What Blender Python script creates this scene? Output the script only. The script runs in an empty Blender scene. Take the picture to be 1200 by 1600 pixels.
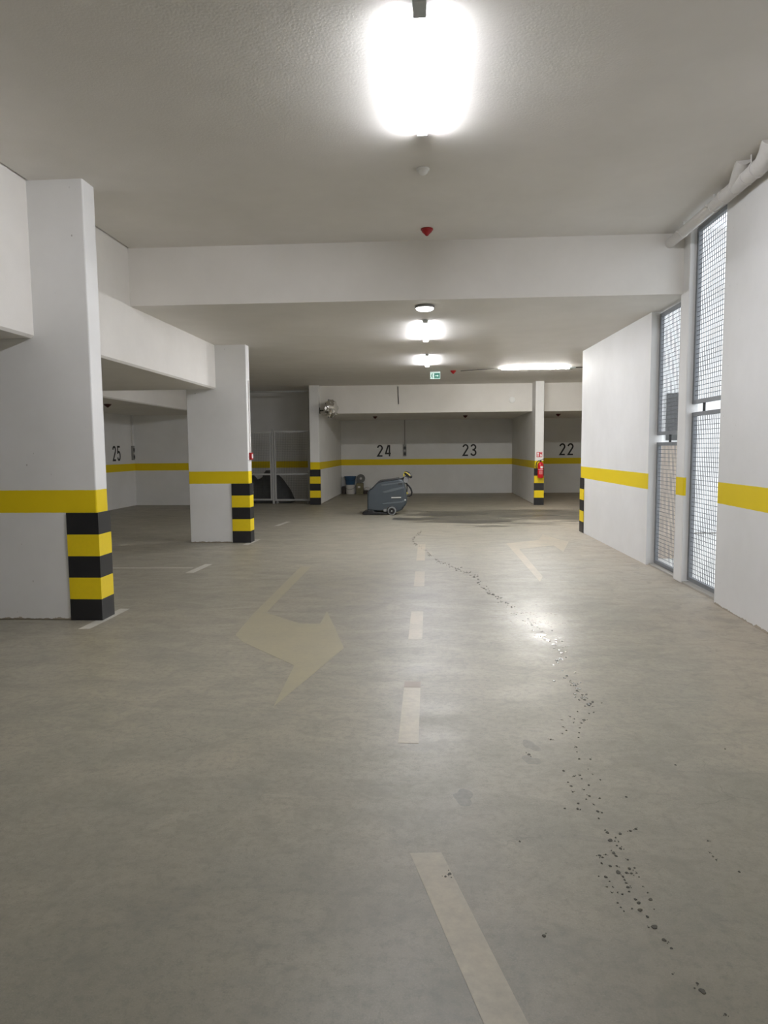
import bpy, bmesh, math, random
from mathutils import Vector, Matrix

random.seed(7)
C = bpy.context.scene.collection
SC = bpy.context.scene

# ------------------------------------------------------------------ camera
F_PX = 1095.475
cd = bpy.data.cameras.new('camera')
cam = bpy.data.objects.new('camera', cd)
C.objects.link(cam)
cd.sensor_fit = 'VERTICAL'
cd.sensor_height = 36.0
cd.sensor_width = 27.0
cd.lens = F_PX * 36.0 / 1600.0
cd.clip_start = 0.05
cd.clip_end = 200
YAW, PITCH, ROLL = 0.0644176647, 0.0892251419, -0.00863026889
cam.matrix_world = (Matrix.Translation((0, 0, 1.6)) @ Matrix.Rotation(YAW, 4, 'Z')
                    @ Matrix.Rotation(math.pi / 2 - PITCH, 4, 'X') @ Matrix.Rotation(ROLL, 4, 'Z'))
SC.camera = cam

# ------------------------------------------------------------------ sky, exposure, lamp output
SKY_STRENGTH = 1.15
LAMP_L = 100.0                              # radiance of a lamp's downward face
SIDE_L = 120.0                               # radiance of its frosted flanks
LAMP_COL = (0.950, 0.962, 1.025)
SC.view_settings.view_transform = 'Standard'
SC.view_settings.look = 'None'
SC.view_settings.exposure = 0.95
SC.view_settings.gamma = 1.0
SC.view_settings.use_curve_mapping = False
SC.cycles.use_denoising = True
SC.cycles.max_bounces = 14
SC.cycles.diffuse_bounces = 10
SC.cycles.sample_clamp_indirect = 8.0

w = bpy.data.worlds.new('overcast_sky')
SC.world = w
w.use_nodes = True
bg = w.node_tree.nodes['Background']
bg.inputs['Color'].default_value = (0.86, 0.92, 1.0, 1)
bg.inputs['Strength'].default_value = SKY_STRENGTH


# ------------------------------------------------------------------ materials
def new_mat(name):
    m = bpy.data.materials.new(name)
    m.use_nodes = True
    nt = m.node_tree
    return m, nt, nt.nodes['Principled BSDF']


class N:
    """small node-building helper"""
    def __init__(self, nt):
        self.nt = nt

    def node(self, t, **kw):
        n = self.nt.nodes.new(t)
        for k, v in kw.items():
            setattr(n, k, v)
        return n

    def link(self, a, b):
        self.nt.links.new(a, b)

    def put(self, sock, v):
        if hasattr(v, 'links'):
            self.link(v, sock)
        else:
            sock.default_value = v

    def math(self, op, a, b=None, c=None, clamp=False):
        n = self.node('ShaderNodeMath', operation=op, use_clamp=clamp)
        self.put(n.inputs[0], a)
        if b is not None:
            self.put(n.inputs[1], b)
        if c is not None:
            self.put(n.inputs[2], c)
        return n.outputs[0]

    def noise(self, vec, scale, detail=4.0, rough=0.55, dist=0.0):
        n = self.node('ShaderNodeTexNoise')
        self.link(vec, n.inputs['Vector'])
        n.inputs['Scale'].default_value = scale
        n.inputs['Detail'].default_value = detail
        n.inputs['Roughness'].default_value = rough
        n.inputs['Distortion'].default_value = dist
        return n.outputs['Fac']

    def ramp(self, fac, lo, hi):
        n = self.node('ShaderNodeMapRange', clamp=True)
        self.put(n.inputs[0], fac)
        n.inputs[1].default_value = lo
        n.inputs[2].default_value = hi
        return n.outputs[0]

    def mix(self, fac, a, b):
        n = self.node('ShaderNodeMix', data_type='RGBA')
        self.put(n.inputs[0], fac)
        self.put(n.inputs[6], a if hasattr(a, 'links') else (*a, 1))
        self.put(n.inputs[7], b if hasattr(b, 'links') else (*b, 1))
        return n.outputs[2]

    def pos(self):
        g = self.node('ShaderNodeNewGeometry')
        return g.outputs['Position']

    def xyz(self, v):
        s = self.node('ShaderNodeSeparateXYZ')
        self.link(v, s.inputs[0])
        return s.outputs

    def scaled(self, v, s):
        m = self.node('ShaderNodeMapping')
        self.link(v, m.inputs['Vector'])
        m.inputs['Scale'].default_value = s
        return m.outputs[0]

    def bump(self, h, strength, dist=0.01):
        b = self.node('ShaderNodeBump')
        b.inputs['Strength'].default_value = strength
        b.inputs['Distance'].default_value = dist
        self.link(h, b.inputs['Height'])
        return b.outputs[0]


def plain(name, col, rough=0.5, metal=0.0, spec=0.5, vary=0.06, scale=30.0):
    m, nt, b = new_mat(name)
    n = N(nt)
    f = n.noise(n.pos(), scale, 3)
    dark = tuple(max(0, c * (1 - vary)) for c in col)
    lite = tuple(min(1, c * (1 + vary)) for c in col)
    n.link(n.mix(f, dark, lite), b.inputs['Base Color'])
    b.inputs['Roughness'].default_value = rough
    b.inputs['Metallic'].default_value = metal
    b.inputs['Specular IOR Level'].default_value = spec
    return m


def emitter(name, col, strength):
    m, nt, b = new_mat(name)
    b.inputs['Base Color'].default_value = (*(c * 0.7 for c in col), 1)
    b.inputs['Emission Color'].default_value = (*col, 1)
    b.inputs['Emission Strength'].default_value = strength
    return m


YEL = (0.76, 0.57, 0.005)


def wall_paint(name, stripe=True, pocks=0.0, xmax=None, tint=(1, 1, 1)):
    """white painted concrete; the yellow band is painted from 1.03 m to 1.24 m"""
    m, nt, b = new_mat(name)
    n = N(nt)
    p = n.pos()
    big = n.noise(p, 1.3, 4, 0.6)
    col = n.mix(n.ramp(big, 0.3, 0.7), tuple(a * b_ for a, b_ in zip((0.69, 0.685, 0.665), tint)), tuple(a * b_ for a, b_ in zip((0.75, 0.745, 0.73), tint)))
    fine = n.noise(p, 60, 3)
    h = fine
    if pocks > 0:
        v = n.node('ShaderNodeTexVoronoi', feature='F1')
        n.link(n.scaled(p, (1, 1, 0.7)), v.inputs['Vector'])
        v.inputs['Scale'].default_value = 13.0
        gate = n.ramp(n.noise(p, 2.2, 2), 0.43, 0.50)
        rnd = n.xyz(v.outputs['Color'])[0]
        size = n.math('MULTIPLY', n.math('POWER', rnd, 2.4), 0.105)
        dot = n.math('LESS_THAN', v.outputs['Distance'], size)
        dot = n.math('MULTIPLY', dot, gate)
        col = n.mix(n.math('MULTIPLY', dot, pocks), col, (0.33, 0.31, 0.28))
        h = n.math('SUBTRACT', n.math('MULTIPLY', fine, 0.3), dot)
        # dirt where the wall meets the floor
        z = n.xyz(p)[2]
        e = n.math('ADD', z, n.math('MULTIPLY', n.noise(p, 14, 4), -0.07))
        col = n.mix(n.math('LESS_THAN', e, -0.018), col, (0.38, 0.33, 0.26))
    if stripe:
        z = n.xyz(p)[2]
        wob = n.math('MULTIPLY', n.math('SUBTRACT', n.noise(p, 20, 2), 0.5), 0.006)
        zz = n.math('ADD', z, wob)
        s = n.math('MULTIPLY', n.math('GREATER_THAN', zz, 1.03), n.math('LESS_THAN', zz, 1.243))
        if xmax is not None:
            s = n.math('MULTIPLY', s, n.math('LESS_THAN', n.xyz(p)[0], xmax))
        ycol = n.mix(n.noise(p, 5, 3), tuple(c * 0.95 for c in YEL), YEL)
        col = n.mix(s, col, ycol)
    n.link(col, b.inputs['Base Color'])
    b.inputs['Roughness'].default_value = 0.62
    b.inputs['Specular IOR Level'].default_value = 0.3
    n.link(n.bump(h, 0.25, 0.004), b.inputs['Normal'])
    return m


def floor_mat():
    m, nt, b = new_mat('coated_concrete')
    n = N(nt)
    p = n.pos()
    X, Y, Z = n.xyz(p)
    big = n.noise(p, 0.55, 5, 0.6, 0.6)
    mid = n.noise(n.scaled(p, (0.8, 1.6, 1)), 2.4, 6, 0.62, 0.8)
    fine = n.noise(p, 24, 8, 0.72)
    grain = n.noise(p, 170, 3, 0.6)
    col = n.mix(n.ramp(big, 0.32, 0.68), (0.266, 0.245, 0.190), (0.314, 0.281, 0.214))
    col = n.mix(n.math('MULTIPLY', n.ramp(mid, 0.40, 0.68), 0.65), col, (0.212, 0.204, 0.162))
    col = n.mix(n.math('MULTIPLY', n.ramp(fine, 0.47, 0.64), 0.62), col, (0.172, 0.164, 0.132))
    col = n.mix(n.math('MULTIPLY', n.ramp(grain, 0.50, 0.72), 0.40), col, (0.40, 0.37, 0.31))
    # tan dust carried along the right-hand wall
    dust = n.math('ADD', n.ramp(X, 1.2, 3.0), n.math('MULTIPLY', n.math('SUBTRACT', n.noise(p, 1.1, 4), 0.5), 1.1))
    dust = n.math('MULTIPLY', n.ramp(dust, 0.25, 1.1), 0.7)
    col = n.mix(dust, col, (0.42, 0.36, 0.285))
    # scrubbed pale patch in the driving lane
    # dark tyre scuffs
    scuff = n.noise(n.scaled(p, (1.0, 3.0, 1)), 1.4, 5, 0.7, 1.2)
    col = n.mix(n.math('MULTIPLY', n.ramp(scuff, 0.58, 0.78), 0.6), col, (0.155, 0.15, 0.135))
    # hairline cracks
    v = n.node('ShaderNodeTexVoronoi', feature='DISTANCE_TO_EDGE')
    mixv = n.node('ShaderNodeVectorMath', operation='ADD')
    nz = n.node('ShaderNodeTexNoise')
    n.link(p, nz.inputs['Vector'])
    nz.inputs['Scale'].default_value = 2.3
    nz.inputs['Detail'].default_value = 6
    sc = n.node('ShaderNodeVectorMath', operation='SCALE')
    n.link(nz.outputs['Color'], sc.inputs[0])
    sc.inputs['Scale'].default_value = 0.55
    n.link(p, mixv.inputs[0])
    n.link(sc.outputs[0], mixv.inputs[1])
    n.link(mixv.outputs[0], v.inputs['Vector'])
    v.inputs['Scale'].default_value = 1.15
    crack = n.math('LESS_THAN', v.outputs['Distance'], 0.0028)
    crack = n.math('MULTIPLY', crack, n.ramp(n.noise(p, 1.0, 3), 0.52, 0.66))
    col = n.mix(n.math('MULTIPLY', crack, 0.45), col, (0.10, 0.095, 0.08))
    pit = n.noise(p, 75, 5, 0.75)
    col = n.mix(n.math('MULTIPLY', n.ramp(pit, 0.56, 0.68), 0.55), col, (0.135, 0.128, 0.104))
    blot = n.noise(p, 4.2, 7, 0.7, 1.0)
    col = n.mix(n.math('MULTIPLY', n.ramp(blot, 0.50, 0.64), 0.50), col, (0.190, 0.180, 0.143))
    # mottled darker tone, growing toward the near part of the lane
    near_dark = n.math('ADD', n.ramp(Y, 4.2, 1.2), n.math('MULTIPLY', n.math('SUBTRACT', n.noise(p, 1.6, 6, 0.65), 0.5), 1.6))
    col = n.mix(n.math('MULTIPLY', n.ramp(near_dark, 0.2, 1.1), 0.55), col, (0.150, 0.142, 0.112))
    # wet streaks left by the scrubber at the back
    st = n.noise(n.scaled(p, (0.42, 1.9, 1)), 1.45, 6, 0.64, 0.8)
    ry = n.math('MULTIPLY', n.ramp(Y, 13.6, 15.8), n.ramp(Y, 19.3, 17.9))
    rx = n.math('MULTIPLY', n.ramp(X, -0.9, 0.2), n.ramp(X, 5.2, 3.4))
    sw = n.math('ADD', n.math('MULTIPLY', n.math('MULTIPLY', rx, ry), 0.34), st)
    sw = n.ramp(sw, 0.675, 0.77)
    col = n.mix(n.math('MULTIPLY', sw, 0.78), col, (0.075, 0.070, 0.056))
    n.link(col, b.inputs['Base Color'])
    r = n.math('ADD', 0.435, n.math('MULTIPLY', n.math('SUBTRACT', mid, 0.5), 0.30))
    r = n.math('ADD', r, n.math('MULTIPLY', dust, 0.25))
    # thin film of water where the trail crosses the lane
    wx = n.math('DIVIDE', n.math('SUBTRACT', X, 1.0), 0.42)
    wy = n.math('DIVIDE', n.math('SUBTRACT', Y, 6.45), 1.15)
    wd = n.math('SQRT', n.math('ADD', n.math('MULTIPLY', wx, wx), n.math('MULTIPLY', wy, wy)))
    wd = n.math('ADD', wd, n.math('MULTIPLY', n.math('SUBTRACT', n.noise(p, 8, 6, 0.75), 0.5), 3.2))
    wet = n.ramp(wd, 1.2, 0.2)
    r = n.math('SUBTRACT', r, n.math('MULTIPLY', wet, n.math('MULTIPLY', n.ramp(n.noise(p, 30, 4, 0.7), 0.36, 0.60), 0.19)))
    r = n.math('SUBTRACT', r, n.math('MULTIPLY', sw, 0.12))
    n.link(n.math('MINIMUM', n.math('MAXIMUM', r, 0.2), 0.8), b.inputs['Roughness'])
    b.inputs['Specular IOR Level'].default_value = 0.5
    h = n.math('ADD', n.math('MULTIPLY', fine, 0.7), n.math('MULTIPLY', grain, 0.3))
    n.link(n.bump(h, 0.22, 0.004), b.inputs['Normal'])
    return m


def worn_paint(name, col, wear=0.45):
    m, nt, b = new_mat(name)
    n = N(nt)
    p = n.pos()
    f = n.noise(p, 22, 6, 0.7)
    g = n.noise(p, 3.0, 4)
    k = n.math('MULTIPLY', n.ramp(n.math('ADD', n.math('MULTIPLY', f, 0.6), n.math('MULTIPLY', g, 0.5)), 0.45, 0.75), wear)
    n.link(n.mix(k, col, (0.235, 0.220, 0.175)), b.inputs['Base Color'])
    b.inputs['Roughness'].default_value = 0.42
    return m


M = dict(
    wall=wall_paint('white_wall_paint'),
    pillar=wall_paint('white_pillar_paint', pocks=0.75),
    rwall=wall_paint('white_gate_wall_paint', xmax=2.957),
    post=wall_paint('white_post_paint', xmax=2.985),
    ceil=wall_paint('white_ceiling_paint', stripe=False, tint=(1.0, 0.972, 0.935)),
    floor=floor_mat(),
    dash=worn_paint('cream_lane_paint', (0.375, 0.325, 0.235), 0.75),
    arrow=worn_paint('faded_arrow_paint', (0.325, 0.290, 0.195), 0.5),
    rarrow=worn_paint('ochre_arrow_paint', (0.375, 0.320, 0.225), 0.8),
    bayline=worn_paint('pale_bay_paint', (0.52, 0.50, 0.44), 0.5),
    black=plain('black_rubber', (0.012, 0.012, 0.014), 0.45),
    yellow=plain('yellow_band', (0.80, 0.60, 0.006), 0.42),
    ink=plain('black_number_paint', (0.012, 0.012, 0.012), 0.6),
    galv=plain('galvanised_steel', (0.20, 0.21, 0.22), 0.5, 0.3, vary=0.15, scale=18),
    dgalv=plain('grey_fence_steel', (0.40, 0.40, 0.39), 0.5, 0.2),
    darkwire=plain('dark_fence_wire', (0.02, 0.02, 0.019), 0.7, 0.0),
    pvc=plain('pale_grey_plastic_pipe', (0.62, 0.60, 0.57), 0.45),
    white=plain('white_plastic', (0.78, 0.78, 0.76), 0.4),
    grey=plain('lamp_end_grey', (0.52, 0.56, 0.56), 0.5),
    red=plain('red_plastic', (0.34, 0.008, 0.012), 0.35),
    dred=plain('dark_red_plastic', (0.060, 0.004, 0.005), 0.4),
    redpaint=plain('extinguisher_red', (0.55, 0.012, 0.018), 0.25),
    bulk=emitter('bulkhead_glow', (1.0, 1.0, 1.0), 3.0),
    tarp=plain('dark_grey_sheet', (0.055, 0.056, 0.056), 0.7, vary=0.35, scale=6),
    body=plain('slate_grey_plastic', (0.048, 0.060, 0.069), 0.36, vary=0.08, scale=8),
    body2=plain('lighter_slate_plastic', (0.10, 0.118, 0.130), 0.36),
    dbody=plain('dark_grey_plastic', (0.03, 0.032, 0.035), 0.4),
    blk=plain('black_plastic', (0.012, 0.012, 0.013), 0.35),
    mgrey=plain('mid_grey_plastic', (0.22, 0.22, 0.215), 0.45),
    tyre=plain('grey_tyre_rubber', (0.20, 0.21, 0.21), 0.6),
    sticker=plain('pale_sticker', (0.62, 0.62, 0.56), 0.4),
    myellow=plain('yellow_machine_plastic', (0.75, 0.62, 0.05), 0.4),
    foil=plain('crumpled_silver_foil', (0.70, 0.69, 0.66), 0.10, 1.0, vary=0.12, scale=14),
    bracket=plain('dark_bracket_steel', (0.04, 0.038, 0.034), 0.5, 0.3),
    blue=plain('blue_plastic', (0.026, 0.080, 0.165), 0.45),
    offwhite=plain('offwhite_plastic', (0.58, 0.56, 0.53), 0.5),
    olive=plain('olive_cardboard', (0.17, 0.155, 0.09), 0.8, vary=0.3, scale=14),
    brown=plain('dark_brown_box', (0.045, 0.034, 0.028), 0.8),
    conduit=plain('grey_conduit', (0.24, 0.24, 0.23), 0.5),
    cable=plain('dark_cable', (0.05, 0.048, 0.045), 0.5),
    water=plain('wet_concrete', (0.080, 0.076, 0.062), 0.22, vary=0.2, scale=60),
    facade=plain('white_render', (0.82, 0.82, 0.81), 0.8),
    beige=plain('beige_stone', (0.50, 0.42, 0.34), 0.85, vary=0.3, scale=7),
    shutter=plain('dark_grey_shutter', (0.085, 0.085, 0.08), 0.6),
    yard=plain('pale_yard_paving', (0.72, 0.71, 0.68), 0.8),
    sill=plain('concrete_sill', (0.36, 0.34, 0.30), 0.7),
    gwire=plain('dull_steel_wire', (0.13, 0.135, 0.14), 0.55, 0.3),
    green=emitter('exit_sign_green', (0.05, 0.22, 0.16), 0.35),
    signwhite=emitter('exit_sign_white', (0.75, 0.95, 0.88), 0.32),
    wsign=plain('white_sign_face', (0.8, 0.8, 0.79), 0.4),
    rsign=plain('red_sign_face', (0.55, 0.02, 0.03), 0.4),
    steel=plain('brushed_steel', (0.6, 0.6, 0.6), 0.3, 1.0),
)


# ------------------------------------------------------------------ mesh helpers
class MB:
    """collects shapes, then links them as ONE mesh object"""
    def __init__(self):
        self.bm = bmesh.new()
        self.mi = 0

    def _f(self, vs):
        try:
            f = self.bm.faces.new(vs)
            f.material_index = self.mi
            return f
        except ValueError:
            return None

    def hexa(self, bot, top):
        vb = [self.bm.verts.new(p) for p in bot]
        vt = [self.bm.verts.new(p) for p in top]
        k = len(vb)
        self._f(list(reversed(vb)))
        self._f(vt)
        for i in range(k):
            j = (i + 1) % k
            self._f([vb[i], vb[j], vt[j], vt[i]])
        return self

    def box(self, x0, x1, y0, y1, z0, z1):
        return self.hexa([(x0, y0, z0), (x1, y0, z0), (x1, y1, z0), (x0, y1, z0)],
                         [(x0, y0, z1), (x1, y0, z1), (x1, y1, z1), (x0, y1, z1)])

    def obox(self, c, ax, ay, az, sx, sy, sz):
        """oriented box: centre, three unit axes, full sizes"""
        c, ax, ay, az = Vector(c), Vector(ax), Vector(ay), Vector(az)
        P = lambda i, j, k: c + ax * (i * sx / 2) + ay * (j * sy / 2) + az * (k * sz / 2)
        return self.hexa([P(-1, -1, -1), P(1, -1, -1), P(1, 1, -1), P(-1, 1, -1)],
                         [P(-1, -1, 1), P(1, -1, 1), P(1, 1, 1), P(-1, 1, 1)])

    def prism(self, poly, f0, f1):
        """poly of 2D points; f0, f1 map a 2D point to 3D at the two ends"""
        return self.hexa([f0(*p) for p in poly], [f1(*p) for p in poly])

    def tube(self, path, r, seg=12, cap=True):
        path = [Vector(p) for p in path]
        rr = r if isinstance(r, (list, tuple)) else [r] * len(path)
        rings, up = [], None
        for i, p in enumerate(path):
            a = path[max(0, i - 1)]
            b = path[min(len(path) - 1, i + 1)]
            t = (b - a).normalized()
            if up is None:
                up = Vector((0, 0, 1)) if abs(t.z) < 0.9 else Vector((1, 0, 0))
            s = t.cross(up).normalized()
            up = s.cross(t).normalized()
            rings.append([self.bm.verts.new(p + (s * math.cos(q) + up * math.sin(q)) * rr[i])
                          for q in [2 * math.pi * k / seg for k in range(seg)]])
        for A, B in zip(rings, rings[1:]):
            for k in range(seg):
                self._f([A[k], A[(k + 1) % seg], B[(k + 1) % seg], B[k]])
        if cap:
            self._f(list(reversed(rings[0])))
            self._f(rings[-1])
        return self

    def lathe(self, prof, o=(0, 0, 0), axis=(0, 0, 1), seg=24):
        """prof: (radius, height along axis)"""
        o, az = Vector(o), Vector(axis).normalized()
        ax = az.orthogonal().normalized()
        ay = az.cross(ax)
        rings = []
        for r, h in prof:
            rings.append([self.bm.verts.new(o + az * h + (ax * math.cos(q) + ay * math.sin(q)) * max(r, 1e-4))
                          for q in [2 * math.pi * k / seg for k in range(seg)]])
        for A, B in zip(rings, rings[1:]):
            for k in range(seg):
                self._f([A[k], A[(k + 1) % seg], B[(k + 1) % seg], B[k]])
        self._f(list(reversed(rings[0])))
        self._f(rings[-1])
        return self

    def build(self, name, mats, parent=None, smooth=False, bevel=0.0, seg=2, origin=None):
        bmesh.ops.recalc_face_normals(self.bm, faces=self.bm.faces[:])
        me = bpy.data.meshes.new(name)
        if origin is not None:
            bmesh.ops.translate(self.bm, verts=self.bm.verts[:], vec=-Vector(origin))
        if smooth:
            for f in self.bm.faces:
                f.smooth = True
        self.bm.to_mesh(me)
        self.bm.free()
        for m in (mats if isinstance(mats, (list, tuple)) else [mats]):
            me.materials.append(m)
        o = bpy.data.objects.new(name, me)
        C.objects.link(o)
        if origin is not None:
            o.location = origin
        if parent is not None:
            o.parent = parent
        if bevel > 0:
            b = o.modifiers.new('edge', 'BEVEL')
            b.width = bevel
            b.segments = seg
            b.limit_method = 'ANGLE'
            b.angle_limit = math.radians(35)
        if smooth:
            e = o.modifiers.new('split', 'EDGE_SPLIT')
            e.split_angle = math.radians(38)
        return o


def tag(o, label, cat, group=None):
    o['label'] = label
    o['category'] = cat
    if group:
        o['group'] = group
    return o


def thing(name, label, cat, loc=(0, 0, 0), rz=0.0, group=None):
    o = bpy.data.objects.new(name, None)
    C.objects.link(o)
    o.location = loc
    o.rotation_euler = (0, 0, rz)
    o.empty_display_size = 0.1
    return tag(o, label, cat, group)


def struct(name, mb, m, label=None, cat=None, **kw):
    o = mb.build(name, m, **kw)
    o['kind'] = 'structure'
    if label:
        o['label'] = label
    if cat:
        o['category'] = cat
    return o


# ------------------------------------------------------------------ the building
ZF = 4.055                                   # front ceiling
YS = 8.55                                    # where the ceiling steps down


def zr(y):                                   # rear ceiling, very slightly rising
    return 3.368 + (y - YS) * 0.0070


XL, XB = -8.73, -3.64                        # left wall, face of the left beam
YB = 25.4                                    # back wall

mb = MB().box(XL - 0.2, 3.2, -7, YB + 0.2, -0.2, 0.0).box(3.2, 6.8, 13.4, YB + 0.2, -0.2, 0.0)
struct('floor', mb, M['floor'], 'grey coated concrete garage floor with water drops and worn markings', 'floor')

mb = MB().box(XB + 0.02, 3.14, -7.2, YS, ZF, 4.6)
struct('ceiling', mb, M['ceil'], 'higher white ceiling over the near part of the garage', 'ceiling')

def slab(mb, x0, x1, y0, y1, ztop=4.6):
    return mb.hexa([(x0, y0, zr(y0)), (x1, y0, zr(y0)), (x1, y1, zr(y1)), (x0, y1, zr(y1))],
                   [(x0, y0, ztop), (x1, y0, ztop), (x1, y1, ztop), (x0, y1, ztop)])

mb = MB()
slab(mb, XB, 3.13, YS, 13.4)
slab(mb, -6.3, XB, 12.0, 13.4)
slab(mb, -6.3, 6.8, 13.4, 20.55)
slab(mb, -6.9, -3.44, 20.55, 22.7)
struct('ceiling_rear', mb, M['ceil'], 'lower rear ceiling that begins at the step face across the garage', 'ceiling')

mb = MB().box(XL, XB, -7, 11.98, 2.65, 4.6).box(XL, -6.3, 11.98, 20.4, 2.65, 4.6)
struct('ceiling_left', mb, M['ceil'], 'low slab and edge beam over the parking bays on the left', 'ceiling', bevel=0.025, seg=1)

mb = MB().box(-3.19, 6.8, 20.55, YB, 2.65, 4.6)
struct('ceiling_back', mb, M['ceil'], 'low slab over bays 22, 23 and 24 at the back', 'ceiling')

struct('wall_back', MB().box(-3.4, 6.8, YB, YB + 0.2, 0, 2.7), M['wall'], 'white back wall behind bays 22 to 24 with a yellow band', 'wall')
struct('wall_left', MB().box(XL - 0.2, XL, -7, 20.6, 0, 2.7), M['wall'], 'white wall behind bay 25', 'wall')
mb = MB().box(XL, -6.9, 20.4, 20.6, 0, 3.6).box(-7.1, -6.9, 20.6, 22.6, 0, 3.6).box(-7.1, -3.44, 22.6, 22.8, 0, 3.7)
struct('wall_rear', mb, M['wall'], 'white wall beside bay 25 and round the fenced store', 'wall')
struct('wall_front', MB().box(XL - 0.2, 3.4, -7.2, -7, 0, 4.2), M['wall'], 'white wall that closes the garage', 'wall')
struct('wall_east', MB().box(6.6, 6.8, 13.4, YB, 0, 3.7), M['wall'], 'white side wall of bay 22', 'wall')

# near right wall, its far end at the first gate
mb = MB().hexa([(2.62, -7, 0), (3.12, -7, 0), (3.12, 7.26, 0), (2.905, 7.26, 0)],
               [(2.62, -7, 4.1), (3.12, -7, 4.1), (3.12, 7.26, 4.1), (2.905, 7.26, 4.1)])
struct('wall_right', mb, M['pillar'], 'white wall on the right edge of the photo under the drain pipe', 'wall')
# middle right wall between the second gate and the rear
mb = MB().hexa([(2.95, 9.68, 0), (3.12, 9.68, 0), (3.12, 13.6, 0), (2.893, 13.6, 0)],
               [(2.95, 9.68, 3.45), (3.12, 9.68, 3.45), (3.12, 13.6, 3.45), (2.893, 13.6, 3.45)])
struct('wall_right_rear', mb, M['rwall'], 'bright white wall beyond the gates, guard strips at its far end', 'wall')
# outdoor face of the room behind
mb = MB().box(3.12, 12, 13.35, 13.6, 0, 5.5)
struct('wall_outside', mb, M['facade'], 'white outer facade seen through the mesh gates', 'wall')
struct('wall_yard', MB().box(3.13, 3.74, 10.35, 10.6, -0.02, 1.63), M['beige'], 'low beige stone wall outside behind the second gate', 'wall')
mbw = MB().box(4.37, 4.72, 13.31, 13.34, 1.72, 2.58)
for k in range(9):
    mbw.box(4.37, 4.72, 13.295, 13.312, 1.76 + k * 0.09, 1.79 + k * 0.09)
struct('window_1', mbw, M['shutter'], 'dark slatted window of the facade seen through the second gate', 'window')
struct('ground_outside', MB().box(3.2, 14, -7, 13.4, -0.2, -0.02), M['yard'], 'pale paving outside the gates', 'ground')


def pillar(x0, x1, y0, y1, z, label, m='pillar'):
    o = struct('pillar', MB().box(x0, x1, y0, y1, 0, z), M[m], label, 'pillar', bevel=0.012)
    return o

pillar(-4.16, -3.115, 6.38, 6.61, ZF + 0.02, 'tall white concrete pillar nearest on the left, striped at its foot')
pillar(-4.16, -3.105, 11.935, 12.16, 3.42, 'white concrete pillar further back on the left beneath the end of the beam')
pillar(2.955, 3.10, 8.36, 8.62, ZF + 0.02, 'narrow white concrete post between the two mesh gates', 'post')
pillar(-3.455, -3.175, 20.3, YB, 3.48, 'white partition pillar between the fenced store and bay 24')
pillar(2.965, 3.205, 19.93, YB, 3.48, 'white partition pillar between bays 23 and 22 with the fire extinguisher')


def guard(x0, x1, y0, y1, zs, label, side=1):
    """wrap-around corner guard, five bands black / yellow"""
    t = 0.0125
    mb = MB()
    for i in range(5):
        mb.mi = i % 2
        za, zb = zs * i / 5 + (0.002 if i == 0 else 0), zs * (i + 1) / 5
        mb.box(x0, x1, y0, y0 + t, za, zb)
        if side > 0:
            mb.box(x1 - t, x1, y0 + t, y1 - t, za, zb)
        else:
            mb.box(x0, x0 + t, y0 + t, y1 - t, za, zb)
        mb.box(x0, x1, y1 - t, y1, za, zb)
    return tag(mb.build('corner_guard', [M['black'], M['yellow']], origin=((x0 + x1) / 2, (y0 + y1) / 2, 0)), label, 'corner guard', 'black and yellow corner guards')

guard(-3.41, -3.101, 6.366, 6.624, 1.03, 'black and yellow striped guard around the foot of the nearest left pillar')
guard(-3.41, -3.091, 11.921, 12.174, 1.03, 'black and yellow striped guard on the pillar with the red call point')


def guard_end(x0, x1, y0, y1, zs, label, t=0.0125):
    """the same guard on a wall's free end: end plate and two short returns"""
    mb = MB()
    far = y0 > 13 and y0 < 14                # the right wall's free end looks away from the lane
    for i in range(5):
        mb.mi = i % 2
        za, zb = zs * i / 5 + (0.002 if i == 0 else 0), zs * (i + 1) / 5
        if far:
            mb.box(x0, x0 + t, y0, y1, za, zb).box(x0 + t, x1, y1 - t, y1, za, zb)
        else:
            mb.box(x0, x1, y0, y0 + t, za, zb).box(x0, x0 + t, y0 + t, y1, za, zb).box(x1 - t, x1, y0 + t, y1, za, zb)
    return tag(mb.build('corner_guard', [M['black'], M['yellow']], origin=((x0 + x1) / 2, (y0 + y1) / 2, 0)), label, 'corner guard', 'black and yellow corner guards')

guard_end(-3.469, -3.160, 20.286, 20.38, 1.03, 'black and yellow striped guard at the partition beside the fenced store')
guard_end(2.951, 3.219, 19.916, 20.0, 1.03, 'black and yellow striped guard under the red fire extinguisher')
guard_end(2.880, 3.135, 13.30, 13.614, 1.03, 'narrow black and yellow striped guard at the far end of the right wall')



def onfloor(px, py):
    d = (Matrix.Rotation(YAW, 3, 'Z') @ Matrix.Rotation(math.pi / 2 - PITCH, 3, 'X') @ Matrix.Rotation(ROLL, 3, 'Z')) @ Vector((px - 600, 800 - py, -F_PX))
    k = -1.6 / d.z
    return d.x * k, d.y * k


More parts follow.
